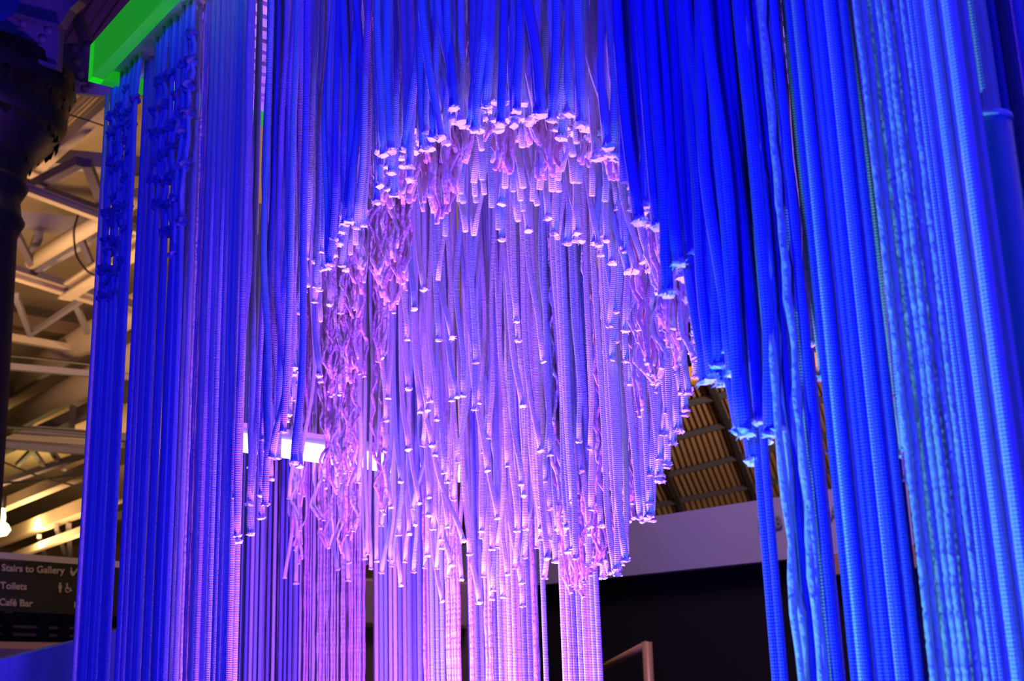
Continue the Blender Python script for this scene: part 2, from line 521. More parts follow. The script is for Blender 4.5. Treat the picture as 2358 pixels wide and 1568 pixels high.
inner += dec([(425,1130),(475,1150),(535,1128),(520,1205),(590,1208),(620,1232),(535,1270),(505,1330),(405,1220),(345,1247),(385,1380),(405,1435),(565,1385),(685,1302),(635,1138),(710,1150),(750,1152),(745,1083),(838,1097),(950,1178),(1027,1212),(1105,1248),(1185,1258),(1290,1263),(1390,1275),(860,1397),(850,1440),(880,1445),(740,1442),(800,1457),(725,1398),(965,1460),(987,1468),(1035,1442),(1000,1528),(1140,1488),(1160,1510),(1287,1528),(1312,1512),(1365,1507),(1440,1195),(240,1415),(188,1390),(245,1178),(238,1100),(287,1080),(150,1212),(175,1218),(160,1165),(390,890),(440,890),(530,885),(575,865),(835,935),(800,925),(855,860)], 1000, 0)
leg_tips = dec([(112,457),(145,383),(210,452),(270,440),(240,513),(290,495),(235,583),(268,575),(155,657),(120,683),(200,675),(125,720),(497,268),(462,242),(363,215),(343,125),(397,60)], 500, 968)
fringe = dec([(125,635),(65,690),(110,715),(155,725),(180,745),(240,665),(215,750),(245,770),(290,705),(270,775),(370,715),(385,770),(455,710),(490,700),(575,715),(545,700),(620,680),(650,675),(690,680),(740,680),(800,675),(770,820),(745,765),(880,740),(1020,790),(1045,730),(1075,715),(1000,935),(980,940),(1065,915),(475,600)], 1000, 0)
fringe_l = dec([(1185,775),(1210,765),(1300,820),(1345,820),(1380,850),(1280,890),(1240,885),(1105,940),(1130,885),(1120,990),(1160,990),(1160,1075),(1050,1030),(990,1000),(1030,1000),(905,1060),(980,1105),(1030,1130),(1065,1165),(910,1245),(960,1210),(770,1335),(795,1320),(830,1330),(840,1358),(880,1348),(930,1360),(1430,640)], 500, 0)
fringe_r = [(1440, 420), (1468, 442), (1471, 502), (1509, 488), (1515, 516), (1536, 668), (1562, 600), (1605, 575), (1624, 875), (1641, 863), (1664, 877), (1630, 856), (1674, 850), (1687, 854), (1679, 804), (1655, 838), (1716, 994), (1702, 978), (1709, 985), (1733, 1055), (1773, 994), (1794, 984), (1752, 965), (1917, 1034), (1964, 1074), (2081, 921), (2085, 1030), (2092, 1098)]
yarn_tips = dec([(835,400),(890,360),(965,345),(975,408),(1040,378),(1070,270),(1100,400),(1130,435),(1115,395),(872,465),(1015,515),(1050,545),(1063,572),(820,608),(845,600),(820,912),(855,940),(885,955),(940,938),(988,908),(683,1075),(760,1082),(805,1000),(570,1275)], 500, 500)
yarn_tips += dec([(655,405),(720,440),(785,382),(505,510),(550,505),(500,660),(460,750),(520,760),(670,765),(625,650),(525,870),(490,860),(805,715),(765,828),(800,300),(720,325),(825,240),(1000,565)], 500, 968)
yarn_tips += dec([(1085,745),(1150,660),(1195,495),(1160,480),(1225,375),(1180,605),(820,1035),(850,1010),(895,1060),(940,930),(900,965),(985,850),(770,685),(1045,470),(1030,380)], 1000, 968)
yarn_tips += dec([(500,585),(430,725),(360,770),(320,670),(370,690),(265,945),(240,880),(300,990),(290,1050),(190,1195),(410,935),(435,800),(515,860)], 1400, 500)
crown_yarn = dec([(930,1000),(890,990),(1080,1085),(1060,1080),(1110,1085),(1120,1005),(1050,990),(630,1080),(665,1080),(720,1060),(750,1030),(700,1000),(655,910),(710,905),(365,1020),(395,1030),(430,1035),(470,1030),(445,1000),(420,1010),(455,1045),(80,1150),(100,1150),(130,1160),(60,1140),(20,1280),(45,1300),(75,1275),(10,1345),(135,970),(110,960),(45,980),(190,985),(1240,1155),(1220,1155),(560,880),(610,850),(480,860),(300,850)], 1000, 0)
crown_yarn += dec([(1000,1235),(1045,1250),(1100,1195),(1120,1230),(1155,1218),(1180,1205),(1240,1275),(1285,1180),(1290,1240),(1320,1290),(1345,1240),(1380,1280),(1350,1308),(1395,1240),(1385,1150),(1410,1140),(1450,1150),(1180,965),(1215,970),(1235,1025),(1285,975)], 500, 0)

RC = 0.006
CORD_MATS = ['cord', 'cord', 'cord', 'cord2', 'cord3']


def cm(i=None): return random.choice(CORD_MATS)


def zone(x, y):
    h = 'crown' if y < 500 else 'high' if y < 700 else 'middle' if y < 900 else 'low' if y < 1080 else 'lower' if y < 1240 else 'lowest'
    s = 'far left' if x < 800 else 'left' if x < 960 else 'centre' if x < 1160 else 'right' if x < 1330 else 'far right'
    return h, s


HT = {'crown': 'ending just under the crown', 'high': 'ending high up', 'middle': 'ending at mid height', 'low': 'ending below mid height', 'lower': 'ending low down', 'lowest': 'among the lowest ends'}
ST = {'left': 'left', 'centre': 'centre', 'right': 'right', 'far left': 'far left', 'far right': 'far right'}
for (x, y) in inner:
    h, s = zone(x, y)
    b = inner_b(x, y)
    strand('short', random.choice(['cord', 'cord', 'cord2']), x, y, b, RC * random.uniform(.75, 1.0),
           f'short white braided cord {HT[h]} at {ST[s]} of the glowing hollow', f'short cords {h} in the {s} of the hollow', sway=0.020)
# companions so that the roof of the hollow is as dense as in the picture
random.seed(11)
for i in range(30):
    y = random.uniform(330, 1330); x = random.uniform(880, 1440)
    if y < yarch(x) + 40: continue
    h, s = zone(x, y)
    strand('short', random.choice(['cord', 'cord', 'cord2']), x, y, inner_b(x, y) + .03, RC * random.uniform(.8, 1.0),
           f'short white braided cord {HT[h]} at {ST[s]} of the glowing hollow', f'short cords {h} in the {s} of the hollow', sway=0.016)
for (x, y) in right_in:
    lab = 'short violet-lit cord with white end hanging free before the brown corrugated roof' if y < 1190 else 'short violet-lit cord with white end hanging before the pale fascia band'
    strand('short', 'cord', x, y, 0.42, RC * .95, lab, 'short cords right of the hollow before the ' + ('roof' if y < 1190 else 'fascia'), sway=0.010)
    strand('short', 'cord', x + jit(8), y + jit(14), 0.45, RC * .9, lab, 'short cords right of the hollow before the ' + ('roof' if y < 1190 else 'fascia'), sway=0.010)
for (x, y) in leg_tips:
    strand('short', cm(), x, y, jit(.03) + .03, RC, 'deep blue short cord with pale end low on the left leg of the arch', 'short cords low on the left leg of the arch', sway=0.012)
for (x, y) in fringe:
    strand('fringe', random.choice(['cord', 'cord2']), x, y, random.uniform(-.02, .06), RC * random.uniform(1.0, 1.2), 'blue braided cord with cyan frayed end in the fringe across the top of the arch', 'cords of the arch top fringe', sway=0.020)
for (x, y) in fringe_l:
    strand('fringe', cm(), x, y, random.uniform(-.02, .06), RC * random.uniform(.95, 1.1), 'blue braided cord with white frayed end at the upper left shoulder of the arch', 'cords of the arch upper left shoulder', sway=0.020)
for x0 in np.arange(845, 1500, 10.5):
    x = x0 + jit(4); y = yarch(x) + random.uniform(-35, 22)
    strand('fringe', cm(), x, y, random.uniform(-.02, .12), RC * random.uniform(.95, 1.2), 'blue braided cord with cyan frayed end in the fringe across the top of the arch' if x > 1000 else 'blue braided cord with white frayed end at the upper left shoulder of the arch',
           'cords of the arch top fringe' if x > 1000 else 'cords of the arch upper left shoulder', sway=0.018)
for x0 in np.arange(556, 850, 6.2):
    x = x0 + jit(4); y = yarch(x) + random.uniform(-70, 60)
    if abs(vx(x, y, 150) - 721) < 7 or abs(vx(x, y, 150) - 851) < 8: continue
    strand('leg', cm(), x, y, random.uniform(0, .10), RC * random.uniform(.9, 1.1), 'deep blue braided cord stepping down along the left leg of the arch', 'cords of the arch left leg', sway=0.018)
single = {(1536, 668): 'deep blue short cord kinked left, its cut end free right of the hollow',
          (1733, 1055): 'single deep blue cord ending lowest before the corrugated roof', (1917, 1034): 'cyan-lit braided cord with a thin tip beside the gap left of the cyan cords',
          (1964, 1074): 'cyan-lit braided cord with knobbly tip ending over the pale fascia', (2081, 921): 'cyan-lit cord end just left of the wide woolly strip, topmost of three ends there',
          (2085, 1030): 'curled cyan cord end just left of the wide woolly strip, middle of three ends', (2092, 1098): 'small hooked cyan cord end just left of the wide woolly strip, lowest of three'}
for (x, y) in fringe_r:
    far = x > 1900
    lab = single.get((x, y)); grp = None
    if lab is None:
        if y < 620: lab, grp = 'deep blue thick cord cut short at the upper right shoulder of the arch', 'cords of the arch upper right shoulder'
        elif y < 900: lab, grp = 'deep blue thick cord in the tassel ending above the corrugated roof', 'cords of the blue tassel above the roof'
        else: lab, grp = 'deep blue thick cord in the lower tassel left of the long cords', 'cords of the lower blue tassel'
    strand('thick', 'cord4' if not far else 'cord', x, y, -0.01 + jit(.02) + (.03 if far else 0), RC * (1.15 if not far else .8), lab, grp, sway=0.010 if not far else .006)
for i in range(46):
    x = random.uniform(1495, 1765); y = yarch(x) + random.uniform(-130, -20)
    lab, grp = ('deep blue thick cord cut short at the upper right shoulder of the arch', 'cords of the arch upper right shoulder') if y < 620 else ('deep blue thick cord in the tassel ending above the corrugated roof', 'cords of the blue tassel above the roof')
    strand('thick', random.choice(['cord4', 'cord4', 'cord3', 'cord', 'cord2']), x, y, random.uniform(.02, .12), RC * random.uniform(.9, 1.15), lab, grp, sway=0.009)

# ---- wool ends
for (x, y) in yarn_tips:
    b = inner_b(x, y) - .04
    side = 'left' if x < 1000 else 'right'
    ht = 'upper' if y < 950 else 'lower'
    for k in range(4):
        strand('wool', 'yarn' if k % 3 else 'yarn2', x + jit(9) * (k > 0), y - abs(jit(34)) * (k > 0), b + jit(.02), 0.0031 * random.uniform(.85, 1.25),
               f'crinkled pink wool strand with cut end in the {ht} {side} part of the hollow', f'wool strands {ht} {side} in the hollow', wig=0.011, sway=.012, cat='yarn')
for (x, y) in crown_yarn:
    for k in range(3):
        strand('wool', 'yarn' if k % 2 else 'yarn2', x + jit(8) * (k > 0), y - abs(jit(22)) * (k > 0), random.uniform(.10, .17), 0.0032 * random.uniform(.85, 1.25),
               'crinkled pink wool strand with pale end in the tufts under the arch crown', 'wool strands under the crown of the arch', wig=0.010, sway=.016, cat='yarn')

# ---- back wall of long cords
gaps = [(843, 857), (1062, 1072), (1242, 1248), (1262, 1267), (1281, 1290)]
wool_rng = [(500, 532), (556, 566), (606, 616), (634, 644), (700, 716), (728, 842), (915, 921), (968, 980), (1025, 1058), (1074, 1098), (1112, 1140), (1222, 1241)]


def bwz(x, row):
    z = 'left' if x < 730 else 'left centre' if x < 900 else 'centre' if x < 1070 else 'right centre' if x < 1245 else 'right'
    return (f"long violet-lit cord in the back wall's {row} row, {z} part", f'back wall long cords {row} {z}')


def inr(x, rs, m=0): return any(a - m <= x <= b + m for a, b in rs)


def wwz(x):
    z = 'at the left end' if x < 620 else 'left of the wide woolly band' if x < 728 else 'in the wide woolly band' if x < 845 else 'right of the wide woolly band' if x < 1060 else 'near the right end'
    return (f'straight pink floor-length wool strand in the back wall, {z}', f'back wall wool strands {z}')


x = 500.0
while x < 1388:
    if inr(x, wool_rng):
        for bb in (.74, .79):
            strand('wool', 'yarn' if random.random() < .6 else 'yarn2', x + jit(2), 1500, bb + jit(.02), 0.0032 * random.uniform(.9, 1.3), *wwz(x), full=True, wig=.002, cat='yarn')
        x += 6.5; continue
    if not inr(x, gaps, 4):
        strand('long', random.choice(['cord', 'cord', 'cord2', 'cord3']), x, 1500, .74 + jit(.015), RC * random.uniform(.85, 1.05), *bwz(x, 'front'), full=True)
    x += 11.2 + jit(1)
x = 506.0
while x < 1235:
    if not inr(x, gaps, 6):
        strand('long', random.choice(['cord', 'cord3', 'cord2']), x, 1500, .86 + jit(.02), RC * random.uniform(.9, 1.1), *bwz(x, 'middle'), full=True)
    x += 9.6 + jit(1.5)
x = 503.0
while x < 1235:
    if not inr(x, gaps, 6):
        strand('long', random.choice(['cord', 'cord2']), x, 1500, 1.0 + jit(.02), RC * random.uniform(1.0, 1.15), *bwz(x, 'rear'), full=True)
    x += 9 + jit(2)
for i in range(46):
    strand('short', random.choice(['cord', 'cord2']), random.uniform(1232, 1396), random.uniform(1120, 1300), .62 + jit(.1), RC * .95, 'short white cord ending low before the right end of the back wall', 'short cords before the right end of the back wall', sway=.008)

# ---- left curtain
lg = [(227, 231), (245, 249), (283, 288), (370, 374)]
topg = [vx(v, 150, 900) for v in (586, 611)]
OR2 = ['', 'first', 'second', 'third', 'fourth', 'fifth', 'sixth', 'seventh', 'eighth', 'ninth', 'tenth', 'eleventh', 'twelfth', 'thirteenth', 'fourteenth', 'fifteenth', 'sixteenth', 'seventeenth', 'eighteenth', 'nineteenth', 'twentieth', 'twenty-first', 'twenty-second', 'twenty-third', 'twenty-fourth', 'twenty-fifth', 'twenty-sixth', 'twenty-seventh', 'twenty-eighth', 'twenty-ninth', 'thirtieth', 'thirty-first']
nl = 0
x = 208.0
while x < 545:
    if inr(x, [(434, 462)]):
        strand('wool', random.choice(['yarn', 'yarn2', 'yarn2']), x, 900, .05 + jit(.012), 0.003, 'straight pink wool strand in the narrow strip within the left curtain', 'long wool strands of the left curtain', full=True, wig=.002, cat='yarn')
        x += 6; continue
    if not inr(x, lg, 5.5) and not any(abs(x - g) < 5.5 for g in topg):
        nl += 1
        strand('leftc', cm(), x, 900, .05 + jit(.008), RC * random.uniform(.85, 1.1), f"long deep blue cord, {OR2[nl]} from the left in the left curtain's front row", 'front row of the left curtain', full=True)
    x += 11.6 + jit(1.2)
x = 214.0
while x < 560:
    if not inr(x, lg, 5.5) and not any(abs(x - g) < 5.5 for g in topg):
        mm = random.choice(['cord', 'cord3', 'yarn3', 'cord2'])
        if mm == 'yarn3':
            for dx in (-3, 3):
                strand('wool', 'yarn3', x + dx, 900, .07 + jit(.015), 0.0034, 'straight dark plum wool strand seen between the cords of the left curtain', 'plum wool strands of the left curtain', full=True, wig=.002, cat='yarn')
        else:
            strand('leftc', mm, x, 900, .12 + jit(.02), RC, 'long deep blue cord standing behind the front row of the left curtain', 'long cords of the left curtain', full=True)
    x += 12.4 + jit(1.5)
x = 330.0
while x < 560:
    if not inr(x, lg, 5.5) and not any(abs(x - g) < 6 for g in topg):
        strand('leftc', 'cord', x, 900, .30 + jit(.02), RC, 'long deep blue cord standing behind the front row of the left curtain', 'long cords of the left curtain', full=True)
    x += 12.0 + jit(1.5)

# ---- right curtain: long near cords, given at image row 1300
R1 = [(1768, 1.1, 'p'), (1783, .85, 'p'), (1832, 1.0, 'q'), (1850, .95, 'q'), (1888, 1.0, 'q'), (1904, 1.0, 'q'), (1945, 1.0, 'r'), (1960, .8, 'r'), (1972, .9, 'r'), (1992, 1.1, 'r'), (2008, 1.0, 'r'),
      (2024, 1.0, 'r'), (2042, 1.0, 'r'), (2060, 1.0, 'r'), (2074, .9, 'r'), (2088, .8, 'r'), (2246, .8, 's'), (2259, .8, 's'), (2272, .8, 's'), (2286, .8, 's')]
RL = {'p': ('long deep blue cord of the pair nearest the arch on its right', 'pair of long cords right of the arch'),
      'q': ('long deep blue cord among the purple and pale wool strands right of the arch', 'long cords beside the narrow wool strands'),
      'r': ('long thick cord with cyan highlights between the two gaps left of the wide woolly strip', 'long cyan-lit cords left of the wide woolly strip'),
      's': ('long cord with fine cyan braid just right of the wide woolly strip', 'long cords right of the wide woolly strip')}
ORD = ['first', 'second', 'third', 'fourth', 'fifth', 'sixth', 'seventh', 'eighth', 'ninth', 'tenth', 'eleventh', 'twelfth', 'thirteenth', 'fourteenth', 'fifteenth', 'sixteenth', 'seventeenth', 'eighteenth', 'nineteenth', 'twentieth',
       'twenty-first', 'twenty-second', 'twenty-third', 'twenty-fourth', 'twenty-fifth', 'twenty-sixth', 'twenty-seventh', 'twenty-eighth']
RO = {'p': 'long deep blue cord, {} of the pair just right of the arch opening', 'q': 'long deep blue cord, {} from the left among the wool strands right of the arch',
      'r': 'thick braided cord, {} from the left in the group left of the woolly strip', 's': 'long cord with fine cyan braid, {} to the right of the wide woolly strip'}
cnt = {}
for (x, k, z) in R1:
    cnt[z] = cnt.get(z, 0) + 1
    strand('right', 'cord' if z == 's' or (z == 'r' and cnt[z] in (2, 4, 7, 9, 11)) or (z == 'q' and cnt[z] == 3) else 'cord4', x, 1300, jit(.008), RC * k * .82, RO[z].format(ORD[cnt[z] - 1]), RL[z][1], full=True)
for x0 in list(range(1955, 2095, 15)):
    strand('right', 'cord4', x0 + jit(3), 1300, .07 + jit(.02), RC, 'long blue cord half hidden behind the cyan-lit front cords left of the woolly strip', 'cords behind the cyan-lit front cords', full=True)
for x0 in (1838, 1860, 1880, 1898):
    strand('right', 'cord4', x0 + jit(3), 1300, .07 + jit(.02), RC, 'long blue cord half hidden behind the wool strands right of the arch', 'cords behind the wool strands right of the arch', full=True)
for x0 in range(2130, 2290, 13):
    strand('right', 'cord3', x0 + jit(3), 1300, .08 + jit(.02), RC, 'long blue cord hanging behind the wide woolly strip', 'long cords behind the wide woolly strip', full=True)
for (x, r) in ((1822, 1.3), (1826, 1.2), (1866, 1.2), (1872, 1.4), (1878, 1.2)):
    strand('wool', 'yarn', x, 1300, -.005 + jit(.01), 0.0032 * r, 'purple fuzzy wool strand edging the long cords right of the arch' if x < 1850 else 'pale fuzzy wool strand in the middle of the cords right of the arch',
           'purple wool strands right of the arch' if x < 1850 else 'pale wool strands right of the arch', full=True, wig=.006, cat='yarn')
for x0 in range(2122, 2242, 9):
    strand('plied', 'yarn', x0 + jit(2), 1300, -.01 + jit(.012), 0.0034 * random.uniform(.9, 1.15), f'pale blue plied wool strand, {ORD[(x0 - 2122) // 9]} from the left in the wide woolly strip', 'wool strands of the wide woolly strip', full=True, wig=.002, cat='yarn')
for x0 in range(1850, 2330, 12):
    if inr(x0, [(1912, 1940), (2093, 2120)]): continue
    strand('right', 'cord3', x0 + jit(3), 1300, .17 + jit(.04), RC * 1.1, 'long blue cord deep behind the front cords of the right curtain', 'rear cords of the right curtain', full=True)
for x0 in range(1560, 1960, 9):
    if random.random() < .8:
        strand('thick', 'cord', x0, random.uniform(330, 900), .16 + jit(.05), RC, 'blue cord half hidden behind the thick cords at the upper right of the arch', 'rear cords at the upper right of the arch', sway=.012)
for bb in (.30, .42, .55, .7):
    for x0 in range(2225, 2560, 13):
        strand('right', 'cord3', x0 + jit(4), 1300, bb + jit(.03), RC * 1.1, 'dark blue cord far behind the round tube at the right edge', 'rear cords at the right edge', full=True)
for (x0, y0) in ((2080, 905), (2084, 960), (2088, 1040), (2094, 860), (2078, 800), (2090, 820), (1905, 560), (1898, 520), (1890, 590), (1910, 575), (1900, 860), (1915, 900), (1912, 540), (1920, 500), (1925, 700), (1905, 780), (1918, 820), (1900, 640), (1785, 930), (1800, 900), (1790, 850), (1805, 950), (1797, 960), (1812, 900)):
    strand('thick', 'cord', x0, y0, .07 + jit(.03), RC * 1.2, 'blue cord ending inside one of the two gaps of the right curtain', 'cords ending in the gaps of the right curtain', sway=.004)
for x0 in (843, 848, 853, 858, 846, 855):
    strand('short', 'cord2', x0, random.uniform(1200, 1310), .95 + jit(.02), RC, 'pale short cord closing the narrow slit left of centre', 'short cords in the slit left of centre', sway=.003)
for c_ in (587, 611, 721):
    for dx in (-22, -11, 0, 11, 22):
        strand('long', 'cord', vx(c_, 150, 1500) + dx + jit(2), 1500, 1.12 + jit(.04), RC * 1.25, 'long pale cord hanging behind the narrow bright slits at the top left', 'long cords behind the bright slits', full=True)
strand('right', 'cord', vx(2335, 600, 1300), 1300, .03, RC, 'bright cyan cord in front of the right part of the round tube', None, full=True)
# cords nearest the lens at the right edge, out of focus
for (x, k, b) in ((2312, .9, -.07), (2338, 1.0, -.06), (2362, 1.1, -.08), (2390, 1.0, -.05), (2300, .8, .10), (2330, 1.0, .14), (2352, 1.0, .12), (2376, 1.0, .10), (2400, 1.0, .12), (2420, 1.0, .02), (2440, 1, .1)):
    strand('right', 'cord', x, 1300, b, RC * k, 'blurred dark blue cord before the round tube at the right edge' if b < 0 else 'blurred dark blue cord behind the round tube at the right edge',
           'blurred cords ' + ('before' if b < 0 else 'behind') + ' the round tube', full=True)

# ---- build them: up to 300 of a kind one by one, largest first; the rest of a kind joined
NAMES = {'short': 'short_cord', 'fringe': 'fringe_cord', 'leg': 'fringe_cord', 'thick': 'thick_cord', 'wool': 'wool_strand', 'long': 'long_cord', 'leftc': 'long_cord', 'right': 'thick_cord', 'plied': 'wool_strand'}
bykind = {}
for s in SPEC:
    bykind.setdefault(NAMES[s['kind']], []).append(s)
STUFF = {'wool_strand': ('fine pink wool strands in soft crinkled bunches at the back and sides of the hollow', 'yarn'),
         'short_cord': ('smallest short white cords at the back of the hollow', 'cord'), 'long_cord': ('rearmost long cords of the back wall', 'cord')}
seen = set()
for s in SPEC:
    if len(s['label'].split()) > 16 and s['label'] not in seen: seen.add(s['label']); print('LONG', s['label'])
for name, lst in bykind.items():
    lst.sort(key=lambda s: -s['size'])
    print(name, len(lst))
    rest = []
    for i, s in enumerate(lst):
        pts = build_pts(s)
        wool = s['cat'] == 'yarn'
        n = len(pts)
        if s['kind'] == 'plied':
            zz = np.concatenate([np.linspace(ZT, 1.45, 420), np.linspace(1.42, .04, 12)])
            ax = np.interp(zz[::-1], pts[::-1, 2], pts[::-1, 0])[::-1]; ay = np.interp(zz[::-1], pts[::-1, 2], pts[::-1, 1])[::-1]
            pts = np.stack([ax, ay, zz], 1); n = len(pts)
            rad = s['rad'] * (1 + .04 * rng.uniform(-1, 1, n))
            V, f, uv = tube(pts, rad, 9, lobes=3, twist=2 * math.pi / 0.02)
        elif wool:
            rad = s['rad'] * (1 + .28 * rng.uniform(-1, 1, n))
            V, f, uv = tube(pts, rad, 6)
        else:
            V, f, uv = tube(pts, s['rad'], 10 if name == 'thick_cord' else 8)
        if i >= 300:
            rest.append((V, f, uv, s)); continue
        og = pts[0]
        o = mk(name, V - og, f, M[s['m']], None, uv)
        o.location = Vector(og)
        tag(o, s['label'], s['cat'], s['group'])
        if not s['full']:
            t = pts[-1] - pts[-3]; t = t / np.linalg.norm(t)
            add_end(o, pts[-1], t, s['rad'] * (.85 if wool else .92), og)
    if rest:
        V = []; F_ = []; U = []; off = 0; mats = []; mi = []
        for (v, f, uv, s) in rest:
            V.append(v); F_ += [tuple(i + off for i in ff) for ff in f]; U += uv; off += len(v)
            if s['m'] not in mats: mats.append(s['m'])
            mi += [mats.index(s['m'])] * len(f)
        o = mk(name, np.concatenate(V), F_, M[mats[0]], None, U)
        for m_ in mats[1:]: o.data.materials.append(M[m_])
        o.data.polygons.foreach_set('material_index', mi)
        lab, cat = STUFF.get(name, ('remaining cords', 'cord'))
        tag(o, lab, cat, kind='stuff')

# ---- knotted cords at the left
KR = dec([(860,60),(800,470),(950,380),(1120,240),(1280,120),(1190,490),(1270,500),(1010,690),(1190,800),(790,790),(880,800),(1040,1000),(930,1120),(820,1210),(1220,1250),(1080,1400),(760,1450),(870,1475),(960,1470)], 230, 180, 6.272)
KR += dec([(1620,490),(1520,910),(1620,860),(1340,1060),(1210,1140)], 180, 0, 6.2)
KR += dec([(740,290),(820,275),(895,320),(980,220),(1050,500),(950,610),(840,650),(960,920)], 230, 420, 5.6)
KL = dec([(170,550),(170,820),(240,965),(250,1105),(170,1195),(290,1275),(220,1320),(380,690),(460,680),(430,1050),(390,1430),(270,750),(400,880),(510,300),(400,160),(300,420),(360,560),(450,480)], 230, 180, 6.272)
KL += dec([(350,310),(340,600),(300,1010),(280,125),(200,210),(270,300),(90,400),(220,350),(280,460),(170,520),(80,750),(200,750),(270,820),(110,910),(220,890),(40,1130),(90,1120),(200,1130),(90,1310),(160,1240),(200,1420),(40,1470),(150,1470)], 230, 420, 5.6)


def knot_mesh():
    """an overhand knot: a small torus-like wrap with two passes"""
    t = np.linspace(0, 2 * math.pi, 26)
    x = np.sin(t) + 2 * np.sin(2 * t); y = np.cos(t) - 2 * np.cos(2 * t); z = -np.sin(3 * t)
    pts = np.stack([x * .42, z * .9, y * .42], 1)
    V, f, uv = tube(pts, .62, 6, cap=False)
    me = bpy.data.meshes.new('knot'); me.from_pydata([tuple(v) for v in V], [], f)
    l = me.uv_layers.new(name='UVMap'); l.data.foreach_set('uv', np.asarray(uv, dtype=np.float32).ravel())
    me.polygons.foreach_set('use_smooth', [True] * len(me.polygons)); me.materials.append(M['cord3']); return me


KM = knot_mesh()


def knotted(knots, cols, lab, grp):
    buckets = {}
    for (x, y) in knots:
        c = vx(x, y, 400)
        i = int(np.argmin([abs(c - cc) for cc in cols])); buckets.setdefault(i, []).append((x, y))
    for i, cc in enumerate(cols):
        ks = sorted(buckets.get(i, []), key=lambda k: k[1])
        if not ks: continue
        b = .022 + jit(.006)
        kp = [hit(x, y, b) for x, y in ks]
        base = hit(cc, 400, b)
        og = np.array([kp[0][0], kp[0][1], ZT])
        root = empty('knotted_cord', og, lab, 'cord', grp)
        for side in (-1, 1):
            ctrl = [base * [1, 1, 0] + np.array([0, 0, ZT]) + A * side * .014]
            for j, k in enumerate(kp):
                ctrl.append(k + A * side * .0022)
                if j < len(kp) - 1:
                    ctrl.append((k + kp[j + 1]) / 2 + A * side * random.uniform(.006, .010) + B * jit(.006))
            e = kp[-1] + A * side * .009; ctrl.append(np.array([e[0], e[1], kp[-1][2] - .15]))
            ctrl.append(np.array([e[0], e[1], 0.04]))
            ctrl = np.array(ctrl)
            ctrl = ctrl[np.argsort(-ctrl[:, 2])]
            zz = np.concatenate([np.linspace(ZT, kp[-1][2] - .15, 60), [1.2, .04]])
            X = np.interp(-zz, -ctrl[:, 2], ctrl[:, 0]); Y = np.interp(-zz, -ctrl[:, 2], ctrl[:, 1])
            V, f, uv = tube(np.stack([X, Y, zz], 1), RC * .85, 7)
            mk('strand', V - og, f, M['cord2'] if side > 0 else M['cord3'], root, uv)
        for k in kp:
            e = bpy.data.objects.new('knot', KM); COL.objects.link(e); e.parent = root
            e.location = Vector(k - og); s = RC * random.uniform(1.4, 1.75); e.scale = (s, s, s * .9); e.rotation_euler = (jit(.4), jit(.5), -az + math.pi / 2 + jit(.5))


knotted(KR, [352, 368, 383, 398, 413, 428, 440], 'blue cord pair tied with knots in the second knotted group from the green corner', 'knotted cords of the right group')
knotted(KL, [254, 264, 274, 285, 296, 307], 'blue cord pair tied in close knots next to the green corner of the frame', 'knotted cords beside the green corner')

# ================================================================ round tube at the right edge
tc = hit(2262, 292, 0.03); tc = CAM + (tc - CAM) * 1.0
dp = np.dot(tc - CAM, f_)
tr = 66 / F * dp
t_ = empty('round_tube', (tc[0], tc[1], 0), 'blurred upright blue-green round tube with bright rim behind the nearest cords', 'tube')
zt = tc[2]
lathe('tube_wall', [(tr, 0), (tr, zt), (tr * .9, zt), (tr * .9, zt - .3)], (0, 0), M['tube'], t_, 40)
lathe('rim', [(tr * .9, zt), (tr * 1.03, zt), (tr * 1.03, zt + .006), (tr * .9, zt + .006), (tr * .9, zt)], (0, 0), M['slat'], t_, 40)

# ================================================================ light bar and white post behind the left of the hollow
p0 = P(500, 1011, 2.85); p1 = P(1110, 1098, 3.25)
lb = empty('light_bar', p0, 'long bright lilac-white light bar glowing behind the cords left of the centre', 'lamp')
bar('diffuser', np.zeros(3), p1 - p0, .03, .040, M['ledbar'], lb)
bar('housing', np.array([0, .005, .034]), p1 - p0 + np.array([0, .005, .034]), .02, .026, M['white_post'], lb)
pz = P(512, 1300, 2.74)
o = bar('white_post', (pz[0], pz[1], 0), (pz[0], pz[1], p0[2] - .035), .014, .014, M['white_post'], up=(0, 1, 0))
tag(o, 'slim white upright post below the left end of the light bar', 'post')

# ================================================================ RIGHT BACKGROUND
PW = P(1400, 1330, 8.0)


def hw(px, py, off=0.0):
    d = ray(px, py); nrm = B
    t = np.dot(PW + nrm * off - CAM, nrm) / np.dot(d, nrm)
    return CAM + d * t


z0f = hw(1400, 1330)[2]; z1f = hw(1400, 1205)[2]
L0 = hw(1000, 1330); R0 = hw(2330, 1200)
print('fascia z', z0f, z1f)


def atz(p, z): return np.array([p[0], p[1], z])


fas = prism('trim_1', [atz(L0, z0f), atz(R0, z0f), atz(R0, z1f), atz(L0, z1f)], B * .35, M['fascia'])
tag(fas, kind='structure')
L1, R1_ = hw(900, 1500, .12), hw(2340, 1500, .12)
bw = prism('wall_exhibition', [atz(L1, 0), atz(R1_, 0), atz(R1_, z0f + .01), atz(L1, z0f + .01)], B * .2, M['black'])
tag(bw, kind='structure')


